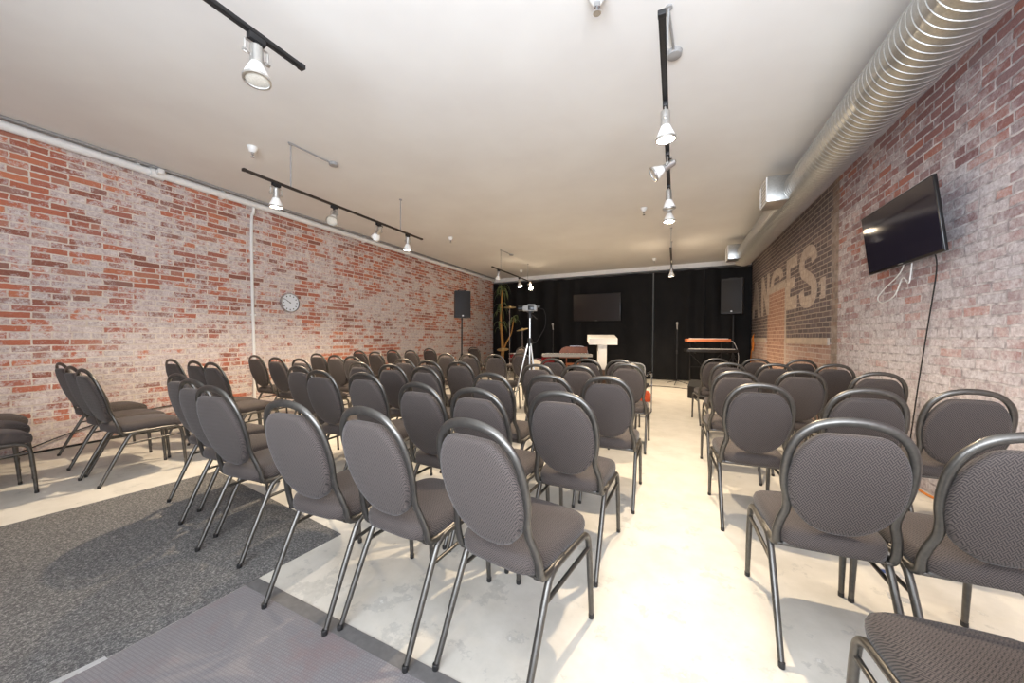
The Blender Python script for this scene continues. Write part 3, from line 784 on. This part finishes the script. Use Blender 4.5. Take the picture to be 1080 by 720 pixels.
# ---------------------------------------------------------------- lighting tracks
TZ = 2.845
def track(label, x, y0, y1, rods, arms=(), mat='black'):
    t = thing('lighting_track', label, 'track', (x, (y0 + y1) / 2, TZ), 0, 'ceiling lighting tracks')
    m = (y0 + y1) / 2
    MB().box((0, 0, 0), (.036, y1 - y0, .022), None, .003).box((0, 0, -.0125), (.016, y1 - y0 - .02, .004)).build('rail', M[mat], t, 30)
    for s in (-1, 1): MB().box((0, s * (y1 - y0) / 2, 0), (.040, .03, .027), None, .003).build('end_cap', M[mat], t, 30)
    for (ry, dx) in rods:
        r_ = MB().tube([(0, ry - m, .008), (dx, ry - m, CEIL - TZ)], .0065, 8)
        r_.lathe([(.022, CEIL - TZ), (.022, CEIL - TZ - .012)], (dx, ry - m, 0), n=14)
        r_.build('hanger_rod', M['grey'], t)
    for (ya, yb) in arms:
        a = MB().tube([(0.02, ya - m, CEIL - TZ - .012), (.05, yb - m, CEIL - TZ - .012)], .009, 8)
        a.lathe([(.055, CEIL - TZ), (.05, CEIL - TZ - .03), (.02, CEIL - TZ - .036)], (.05, yb - m, 0), n=16)
        a.build('feed_conduit', M['grey'], t)
    return t
track('dark lighting track hanging near the left brick wall above the clock', -3.86, 2.12, 4.82, [(2.59, 0), (4.32, 0)], [(2.55, 3.09)], 'bronze')
track('dark lighting track hanging in the back left corner', -3.86, 7.36, 9.95, [(7.80, 0), (9.56, 0)], [(7.78, 8.3)], 'bronze')
track('black lighting track cut by the top picture edge at upper left', -2.07, -1.2, 1.455, [(-.9, 0), (0.2, 0)])
track('long black lighting track over the centre aisle', -.075, 1.96, 4.95, [(2.51, .02), (4.6, 0)], [(2.55, 2.92)])
track('short dark lighting track over the far end of the aisle', -.085, 7.1, 9.0, [(7.52, 0), (8.6, 0)], (), 'bronze')

def spot(x, y, label, aim=(0, 0, -1), lit=False, power=1.0, leak=0.0, cone=132):
    t = thing('track_spotlight', label, 'spotlight', (x, y, TZ), 0, 'track spotlights')
    MB().box((0, 0, -.028), (.034, .085, .034), None, .004).box((0, 0, -.052), (.022, .022, .022)).build('adapter', M['black'], t, 30)
    d = Vector(aim).normalized(); piv = Vector((0, 0, -.125))
    side = d.cross(Vector((0, 1, 0)) if abs(d.y) < .9 else Vector((1, 0, 0))).normalized()
    if abs(side.z) > .6: side = Vector((0, 1, 0))
    side = Vector((0, 1, 0)) if abs(d.y) < .5 else Vector((1, 0, 0))
    yk = MB(); hw = .058
    yk.tube(catmull([piv - side * hw, piv - side * hw + Vector((0, 0, .05)), piv - side * hw * .9 + Vector((0, 0, .064)), Vector((0, 0, -.061)), piv + side * hw * .9 + Vector((0, 0, .064)), piv + side * hw + Vector((0, 0, .05)), piv + side * hw], 3), .0055, 6)
    for s in (-1, 1): yk.lathe([(.011, -.010), (.011, .010)], piv + side * hw * s, side, 10)
    yk.build('yoke', M['silver'], t)
    base = piv - d * .06
    MB().lathe([(.018, -.01), (.031, 0), (.032, .085), (.034, .10)], base, d, 18).tube([piv + side * .030, piv + side * hw], .005, 6).tube([piv - side * .030, piv - side * hw], .005, 6).build('lamp_holder', M['silver'], t)
    rb = MB().lathe([(.030, .095), (.040, .12), (.056, .155), (.062, .175), (.062, .190)], base, d, 24, False).build('reflector', M['bulb'], t)
    MB().lathe([(.064, .178), (.067, .182), (.067, .195), (.058, .196)], base, d, 24, False).build('rim', M['silver'], t)
    MB().lathe([(.060, .186), (.050, .189), (.02, .191)], base, d, 24).build('lens', M['lit' if lit else 'lens'], t)
    MB().tube(catmull([Vector((0.012, .02, -.05)), piv - d * .07 + side * .045 + Vector((0, 0, .03)), piv - d * .075 + side * .03, base + d * .0], 4), .004, 6).build('lead', M['cord'], t)
    if lit:
        ld = bpy.data.lights.new('spot_beam', 'SPOT'); ld.energy = LAMP_W * power; ld.color = LAMP_COL
        ld.spot_size = R(cone); ld.spot_blend = 0.85; ld.shadow_soft_size = 0.025
        lo = bpy.data.objects.new('spot_beam', ld); col.objects.link(lo); lo.parent = t
        if leak:
            pd = bpy.data.lights.new('lamp_back_light', 'POINT'); pd.energy = leak; pd.color = LAMP_COL; pd.shadow_soft_size = 0.02
            po = bpy.data.objects.new('lamp_back_light', pd); col.objects.link(po); po.parent = t; po.location = base - d * .03 + side * .075
        lo.location = base + d * .205; lo.rotation_euler = d.to_track_quat('-Z', 'Y').to_euler()
    return t
spot(-2.07, 1.20, 'unlit silver track spotlight at upper left, nearest the camera', (.12, -.05, -1), False)
spot(-3.86, 2.43, 'lit spotlight at the near end of the left track', (-.10, .05, -1), True, 1.3)
spot(-3.86, 3.14, 'unlit spotlight, second from the near end of the left track', (.35, -.55, -.75), False)
spot(-3.86, 3.87, 'unlit spotlight, third along the left track, turned to the wall', (-.75, .3, -.6), False)
spot(-3.86, 4.48, 'lit spotlight at the far end of the left track', (-.08, .05, -1), True, 1.3)
spot(-3.86, 7.68, 'unlit spotlight at the near end of the corner track', (-.3, .2, -1), False)
spot(-3.86, 8.94, 'lit spotlight, middle of the back left corner track', (.25, -.1, -1), True, 1.1, 3)
spot(-3.86, 9.70, 'lit spotlight at the far end of the corner track facing the room', (.55, -.6, -.75), True, 1.1, 3)
spot(-.075, 2.70, 'brightest lit spotlight at the near end of the centre track', (0.03, .02, -1), True, 1.1)
spot(-.075, 3.42, 'silver spotlight turned sideways, second along the centre track', (-.8, -.15, -.45), False)
spot(-.075, 4.15, 'silver spotlight pointing down, third along the centre track', (.05, .1, -1), False)
spot(-.075, 4.62, 'lit spotlight at the far end of the centre track', (0, -.05, -1), True, 1.0)
spot(-.085, 8.70, 'lit star-bright spotlight on the short far track before the drapes', (0, .1, -1), True, 1.5, 9)

# ---------------------------------------------------------------- loudspeakers
def speaker(label, loc, rz, W_, D_, H_):
    t = thing('loudspeaker', label, 'speaker', loc, rz, 'stage loudspeakers')
    MB().prism([(-W_ / 2, -D_ / 2), (W_ / 2, -D_ / 2), (W_ / 2, D_ * .1), (W_ * .3, D_ / 2), (-W_ * .3, D_ / 2), (-W_ / 2, D_ * .1)], H_).build('cabinet', M['black'], t, 0)
    MB().box((0, -D_ / 2 - .006, H_ / 2 + .01), (W_ * .92, .014, H_ * .90), None, .006).build('grille', M['grille'], t, 30)
    MB().box((0, -D_ / 2 - .015, H_ * .07), (.035, .006, .030)).build('badge', M['silver'], t, 0)
    h = MB().tube(catmull([(-.09, 0, H_), (-.085, 0, H_ + .03), (0, 0, H_ + .035), (.085, 0, H_ + .03), (.09, 0, H_)], 4), .011, 8)
    h.build('handle', M['blackg'], t)
def speaker_stand(label, loc, h):
    t = thing('speaker_stand', label, 'stand', loc, 0, 'loudspeaker stands')
    MB().tube([(0, 0, .16), (0, 0, h)], .0175, 10).build('pole', M['black'], t)
    MB().lathe([(.03, .72), (.032, .74), (.032, .80), (.028, .82)], n=12).tube([(.03, 0, .77), (.07, 0, .77)], .009, 6).build('collar', M['black'], t)
    MB().lathe([(.028, .15), (.03, .16), (.03, .22), (.024, .24)], n=12).build('hub', M['black'], t)
    for k in range(3):
        a = R(90 + 120 * k); c, s = math.cos(a), math.sin(a)
        MB().tube([(.03 * c, .03 * s, .74), (.30 * c, .30 * s, .25), (.44 * c, .44 * s, .012)], .012, 8).tube([(.025 * c, .025 * s, .19), (.30 * c, .30 * s, .25)], .007, 6).build('leg', M['black'], t)
speaker_stand('black tripod stand under the left loudspeaker by the brick wall', (-4.68, 7.36, 0), 1.675)
speaker('black loudspeaker on a pole against the left brick wall', (-4.68, 7.36, 1.68), R(40), .37, .34, .63)
speaker_stand('black tripod stand under the right loudspeaker before the drapes', (1.34, 10.57, 0), 1.825)
speaker('large black loudspeaker high on a pole in the back right corner', (1.32, 10.55, 1.83), R(-14), .46, .40, .88)

# ---------------------------------------------------------------- lectern
lc = thing('lectern', 'white T-shaped lectern standing in front of the black drape', 'lectern', (-1.80, 9.86, 0), R(20))
MB().add([(-.37, -.20, 1.03), (.37, -.20, 1.03), (.37, .22, 1.12), (-.37, .22, 1.12), (-.37, -.20, 1.20), (.37, -.20, 1.20), (.37, .22, 1.30), (-.37, .22, 1.30)],
         [[3, 2, 1, 0], [4, 5, 6, 7], [0, 1, 5, 4], [1, 2, 6, 5], [2, 3, 7, 6], [3, 0, 4, 7]]).build('reading_top', M['white'], lc, 0)
MB().box((0, 0, .72), (.22, .19, .72), None, .006).build('column', M['white'], lc, 30)
MB().box((0, 0, 1.035), (.18, .15, .09)).build('neck', M['grey'], lc, 0)
MB().box((0, 0, .20), (.56, .46, .32), None, .01).box((0, 0, .02), (.62, .52, .04), None, .008).build('base', M['dkwood'], lc, 30)

# ---------------------------------------------------------------- keyboards
def keyboard(name, label, loc, rz, L, body, D=.30, top=None):
    t = thing(name, label, 'keyboard', loc, rz)
    MB().box((0, 0, .045), (L, D, .075), None, .008).build('case', M[body], t, 30)
    MB().box((0, -D * .22, .088), (L * .88, D * .46, .012)).build('white_keys', M['keys'], t, 0)
    kb = MB(); n = int(L * .88 / .0235); ii = 0
    for k in range(n):
        if k % 7 in (2, 6): continue
        kb.box((-L * .44 + (k + 1) * L * .88 / n, -D * .13, .098), (.011, D * .28, .012))
    kb.build('black_keys', M['black'], t, 0)
    MB().box((0, D * .3, .086), (L * .9, D * .28, .010)).build('control_panel', M['blackg'], t, 0)
    for k in (-.35, -.2, .2, .35): MB().lathe([(.012, .09), (.011, .105)], (L * k, D * .3, 0), n=10).build('knob', M['grey'], t)
    return t
def xstand(label, loc, rz, h, wd):
    t = thing('keyboard_stand', label, 'stand', loc, rz, 'keyboard stands')
    for s in (-1, 1):
        MB().box((0, .03 * s, h / 2), (math.hypot(wd, h - .04), .03, .04), Matrix.Rotation(s * math.atan2(h - .04, wd), 4, 'Y'), .005).build('strut', M['black'], t, 30)
        MB().tube([(s * wd / 2, -.20, h - .014), (s * wd / 2, .20, h - .014)], .014, 8).build('support_bar', M['black'], t)
        MB().tube([(s * wd / 2, -.22, .016), (s * wd / 2, .22, .016)], .016, 8).build('foot', M['black'], t)
    MB().lathe([(.04, -.05), (.04, .05)], (0, 0, h / 2), (0, 1, 0), 14).build('pivot', M['grey'], t)
    return t
xstand('black folding stand under the stage keyboard left of the lectern', (-2.62, 9.30, 0), R(20), .70, .80)
kbd = keyboard('stage_piano', 'long grey keyboard on a folding stand left of the white lectern', (-2.62, 9.30, .70), R(23 + 180), 1.30, 'grey')
# two-tier rack right
rk = thing('keyboard_rack', 'black two-tier keyboard stand at the right of the stage', 'stand', (.75, 9.98, 0), R(14))
for s in (-1, 1):
    MB().tube([(s * .36, .20, .02), (s * .36, .20, 1.13)], .015, 8).build('upright', M['black'], rk)
    MB().tube([(s * .36, -.24, .016), (s * .36, .26, .016)], .016, 8).build('foot', M['black'], rk)
    MB().tube([(s * .36, .20, 1.11), (s * .36, -.20, 1.107)], .013, 8).build('upper_arm', M['black'], rk)
    MB().tube([(s * .36, .20, .86), (s * .36, -.24, .855)], .013, 8).build('lower_arm', M['black'], rk)
    MB().tube([(s * .36, .20, .84), (s * .05, .20, .50)], .012, 8).build('brace', M['black'], rk)
MB().tube([(-.36, .20, .50), (.36, .20, .50)], .014, 8).build('cross_bar', M['black'], rk)
t = keyboard('stage_keyboard', 'orange-red keyboard on the upper tier of the right stand', (.72, 9.93, 1.122), R(14), .96, 'redwood', .28)
t = keyboard('stage_keyboard', 'black keyboard on the lower tier of the right stand', (.79, 9.96, .872), R(14), 1.14, 'black', .30)
cbm = MB().tube(catmull([(1.19, 10.06, 1.155), (1.30, 10.10, 1.12), (1.40, 10.12, .80), (1.38, 10.14, .4), (1.42, 10.15, .012)], 5), .006, 6)
tag(cbm.build('instrument_cable', M['wcord'], None), 'pale cable dropping from the orange-red keyboard', 'cable')

# ---------------------------------------------------------------- microphone stands
def mic_stand(label, loc, h, boom=None):
    t = thing('microphone_stand', label, 'stand', loc, 0, 'microphone stands')
    MB().tube([(0, 0, .08), (0, 0, h)], .010, 8).build('pole', M['black'], t)
    MB().lathe([(.016, h * .55), (.02, h * .56), (.02, h * .61), (.015, h * .62)], n=10).build('clutch', M['black'], t)
    for k in range(3):
        a = R(20 + 120 * k); MB().tube([(0, 0, .10), (.30 * math.cos(a), .30 * math.sin(a), .012)], .009, 6).build('leg', M['black'], t)
    top = Vector((0, 0, h))
    if boom:
        b = Vector(boom); MB().tube([top - b * .3, top + b], .007, 6).build('boom', M['black'], t); top = top + b
    m = MB().lathe([(.010, 0), (.014, .02), (.018, .13), (.026, .15), (.026, .18), (.016, .20)], top, Vector(boom) if boom else (0, -.3, 1), 12)
    m.build('microphone', M['grey'], t)
mic_stand('tall black microphone stand on the floor right of the light slit', (.05, 10.4, 0), 1.45)
mic_stand('black microphone stand behind the long grey keyboard', (-3.35, 10.35, 0), 1.45)
fcb = MB().tube(catmull([(-.62, 9.75, .008), (-.1, 9.7, .008), (.25, 9.55, .008), (.55, 9.35, .008), (.9, 9.45, .008)], 6), .009, 6)
tag(fcb.build('stage_cable', M['cord'], None), 'black cable lying across the floor before the microphone stand', 'cable')
# ---------------------------------------------------------------- floor monitor wedge
wd = thing('floor_monitor', 'black wedge-shaped floor monitor beside the far right chairs', 'speaker', (.56, 8.20, 0), R(62))
MB().prism([(-.20, 0), (.20, 0), (.22, .12), (.02, .36), (-.12, .36), (-.20, .24)], .50, Matrix.Translation((0, -.25, 0)) @ Matrix(((1, 0, 0, 0), (0, 0, 1, 0), (0, 1, 0, 0), (0, 0, 0, 1)))).build('cabinet', M['black'], wd, 0)
MB().box((.128, 0, .25), (.012, .44, .28), Matrix.Rotation(R(-40), 4, 'Y'), .004).build('grille', M['grille'], wd, 30)
MB().lathe([(.02, 0), (.018, .012)], (-.06, -.1, .36), n=12).build('control_knob', M['silver'], wd)

# ---------------------------------------------------------------- camera tripod
tr = thing('camera_tripod', 'tall silver tripod standing among the chairs left of the lectern', 'tripod', (-2.06, 5.20, 0), R(15))
MB().tube([(0, 0, .34), (0, 0, 1.16)], .014, 10).tube([(0, 0, 1.14), (0, 0, 1.54)], .011, 10).build('centre_column', M['silver'], tr)
MB().lathe([(.03, 1.08), (.036, 1.10), (.036, 1.18), (.026, 1.21)], n=12).tube([(.03, 0, 1.14), (.09, .0, 1.14)], .009, 6).build('collar', M['black'], tr)
for k in range(3):
    a = R(188 + 120 * k); c, s = math.cos(a), math.sin(a)
    lg = MB().tube([(.03 * c, .03 * s, 1.12), (.15 * c, .15 * s, .62), (.28 * c, .28 * s, .012)], [.013, .011, .009], 8).build('leg', M['silver'], tr)
    MB().tube([(.012 * c, .012 * s, .50), (.15 * c, .15 * s, .62)], .006, 6).build('spreader', M['silver'], tr)
MB().lathe([(.03, 1.52), (.034, 1.54), (.03, 1.60), (.02, 1.61)], n=12).box((0, 0, 1.615), (.10, .08, .02), None, .004).tube([(.03, 0, 1.57), (.12, -.12, 1.50)], .007, 6).build('pan_head', M['black'], tr)
vcm = thing('video_camera', 'grey video camera mounted on top of the silver tripod', 'camera', (-2.06, 5.20, 1.625), R(15))
MB().box((0, .0, .045), (.22, .09, .085), None, .012).box((.02, .0, .10), (.12, .03, .02), None, .005).build('body', M['grey'], vcm, 30)
MB().lathe([(.034, 0), (.036, .05), (.040, .055), (.040, .075)], (-.11, 0, .045), (-1, 0, 0), 16).build('lens_barrel', M['blackg'], vcm)
MB().box((.02, -.055, .05), (.09, .012, .065), None, .004).build('flip_screen', M['blackg'], vcm, 30)
MB().box((.13, 0, .075), (.05, .04, .035), None, .008).build('viewfinder', M['blackg'], vcm, 30)
dg = MB().tube(catmull([(-1.94, 5.24, 1.67), (-1.86, 5.27, 1.65), (-1.83, 5.28, 1.53), (-1.84, 5.27, 1.38), (-1.91, 5.25, 1.24), (-1.97, 5.23, 1.14)], 6), .005, 6)
tag(dg.build('camera_cable', M['cord'], None), 'thin dark cable curling from the video camera to the tripod collar', 'cable')

# ---------------------------------------------------------------- piano bench chair behind the keyboard
pb = thing('wooden_chair', 'brown wooden chair with a rounded back behind the grey keyboard', 'chair', (-2.62, 10.05, 0), R(200))
MB().box((0, .0, .46), (.46, .44, .04), None, .015).build('seat', M['wood'], pb, 30)
rg = [[(x, -.20 + dy - (z - .5) * .1, z) for x, z in [(-.40, .62), (.40, .62), (.40, .80), (.34, .90), (.22, .95), (-.40, .95)]] for dy in (-.015, .015)]
MB().rings(rg).build('backrest', M['wood'], pb, 0)
MB().tube(catmull([(-.41, -.24, .62), (-.415, -.25, .80), (-.35, -.255, .92), (-.22, -.26, .965), (0.1, -.26, .965)], 5), .012, 8).build('back_rim', M['chrome'], pb)
for sx in (-1, 1):
    for sy in (-1, 1):
        MB().box((sx * .2, sy * .19, .22), (.035, .035, .44), None, .005).build('leg', M['wood'], pb, 30)
    MB().box((sx * .2, -.215, .62), (.03, .03, .34), Matrix.Rotation(R(6), 4, 'X'), .004).build('back_post', M['wood'], pb, 30)

# ---------------------------------------------------------------- drum kit
def drum(name, label, loc, axis, r, h, rz=0, legs=None):
    t = thing(name, label, 'drum', loc, rz, 'drum kit')
    ax = Vector(axis).normalized()
    MB().lathe([(r, -h / 2), (r, h / 2)], (0, 0, 0), ax, 28).build('shell', M['drum'], t)
    for s in (-1, 1):
        MB().lathe([(r - .004, -.012), (r + .012, -.012), (r + .012, .012), (r - .004, .012)], ax * (s * h / 2), ax, 28, False).build('hoop', M['chrome'], t)
        MB().lathe([(r - .002, 0), (r - .01, .004), (.01, .006)], ax * (s * (h / 2 + .001)), ax * s, 28).build('drum_skin', M['skin' if s > 0 else 'black'], t)
    if legs:
        for a in legs:
            c, s = math.cos(a), math.sin(a)
            MB().tube([(c * (r - .01), s * (r - .01), 0), (c * (r + .04), s * (r + .04), -loc[2] + .01)], .008, 6).build('leg', M['chrome'], t)
    else:
        for s in (-1, 1):
            MB().tube([(s * r * .93, -.1, -r * .3), (s * r * 1.15, -.22, -r + .0)], .008, 6).build('spur', M['chrome'], t)
    return t
drum('bass_drum', 'large dark red bass drum lying on its side at the drum kit', (-3.75, 10.0, .30), (.15, -1, 0), .28, .40)
drum('floor_tom', 'dark red floor tom on chrome legs beside the bass drum', (-3.30, 9.75, .52), (0, 0, 1), .19, .36, 0, [R(30), R(150), R(270)])
drum('snare_drum', 'shallow dark red snare drum on legs behind the tripod', (-4.38, 9.85, .66), (0, 0, 1), .18, .14, 0, [R(10), R(130), R(250)])
def cymbal(label, loc, h, tilt):
    t = thing('cymbal_stand', label, 'cymbal', loc, 0, 'drum kit')
    MB().tube([(0, 0, .25), (0, 0, h)], .010, 8).build('pole', M['chrome'], t)
    for k in range(3):
        a = R(50 + 120 * k); MB().tube([(0, 0, .45), (.26 * math.cos(a), .26 * math.sin(a), .012)], .009, 6).build('leg', M['chrome'], t)
    MB().lathe([(.18, -.004), (.11, .006), (.05, .012), (.035, .034), (.012, .04)], (0, 0, h), (tilt, -.25, 1), 28).build('cymbal', M['brass'], t)
    MB().lathe([(.012, .03), (.012, .06)], (0, 0, h), (tilt, -.25, 1), 8).build('wing_nut', M['black'], t)
cymbal('high brass cymbal on a chrome stand in front of the plant', (-4.42, 9.55, 0), 2.10, .1)
cymbal('lower brass cymbal on a chrome stand beside the bass drum', (-4.10, 9.75, 0), 1.45, -.15)
cymbal('low brass hi-hat cymbal on a chrome stand behind the tripod', (-4.62, 9.50, 0), .86, .05)

# ---------------------------------------------------------------- corner plant
pl = thing('potted_dracaena', 'tall potted plant with tan trunk and drooping strap leaves in the back left corner', 'plant', (-5.10, 10.35, 0))
MB().lathe([(.16, 0), (.18, .02), (.21, .34), (.22, .36), (.20, .36), (.19, .33)], n=24, caps=False).lathe([(.16, .0), (.16, .01)], n=24).build('pot', M['pot'], pl)
MB().lathe([(.195, .30), (.10, .325), (.02, .33)], n=18).build('soil', M['soil'], pl)
s1 = [(.0, 0, .30), (.06, .0, .8), (.02, .02, 1.3), (-.03, .03, 1.8), (0, .03, 2.3), (.02, .03, 2.72)]
s2 = [(.10, -.05, .30), (.18, -.18, .7), (.30, -.28, 1.0), (.50, -.30, 1.35), (.58, -.30, 1.8)]
MB().tube(catmull(s1, 5), [.055 - .030 * i / 25 for i in range(26)], 10).build('trunk', M['trunk'], pl)
MB().tube(catmull(s2, 5), [.030 - .014 * i / 20 for i in range(21)], 8).build('trunk', M['trunk'], pl)
rl = random.Random(5)
def leaf(m, o, az, L, up, wd):
    N = 8; c, s = math.cos(az), math.sin(az); pts = []
    for i in range(N + 1):
        u = i / N; r_ = L * (u * .62 - .12 * u * u); z = up * math.sin(u * 1.6) * L * .45 - L * .75 * u * u * u
        wv = wd * math.sin(math.pi * min(1, .12 + u * .88)) ** .7
        pts.append((Vector((o[0] + c * r_, o[1] + s * r_, o[2] + z)), Vector((-s, c, 0)) * wv))
    vs, fs = [], []
    for p, q_ in pts: vs += [p - q_, p + Vector((0, 0, -.006)), p + q_, p + Vector((0, 0, .004))]
    for i in range(N):
        a = i * 4; b = a + 4
        for k in range(4): fs.append([a + k, a + (k + 1) % 4, b + (k + 1) % 4, b + k])
    m.add(vs, fs)
for (o, n, L) in (((.02, .03, 2.72), 16, .55), ((-.02, .03, 2.15), 12, .55), ((-.03, .03, 1.6), 8, .5), ((.58, -.30, 1.8), 9, .42)):
    m = MB()
    for k in range(n):
        leaf(m, (o[0], o[1], o[2] + rl.uniform(-.15, .1)), 2 * math.pi * k / n + rl.uniform(-.3, .3), L * rl.uniform(.75, 1.15), rl.uniform(.4, 1.1), rl.uniform(.022, .036))
    m.build('foliage', M['leaf'], pl, 60)
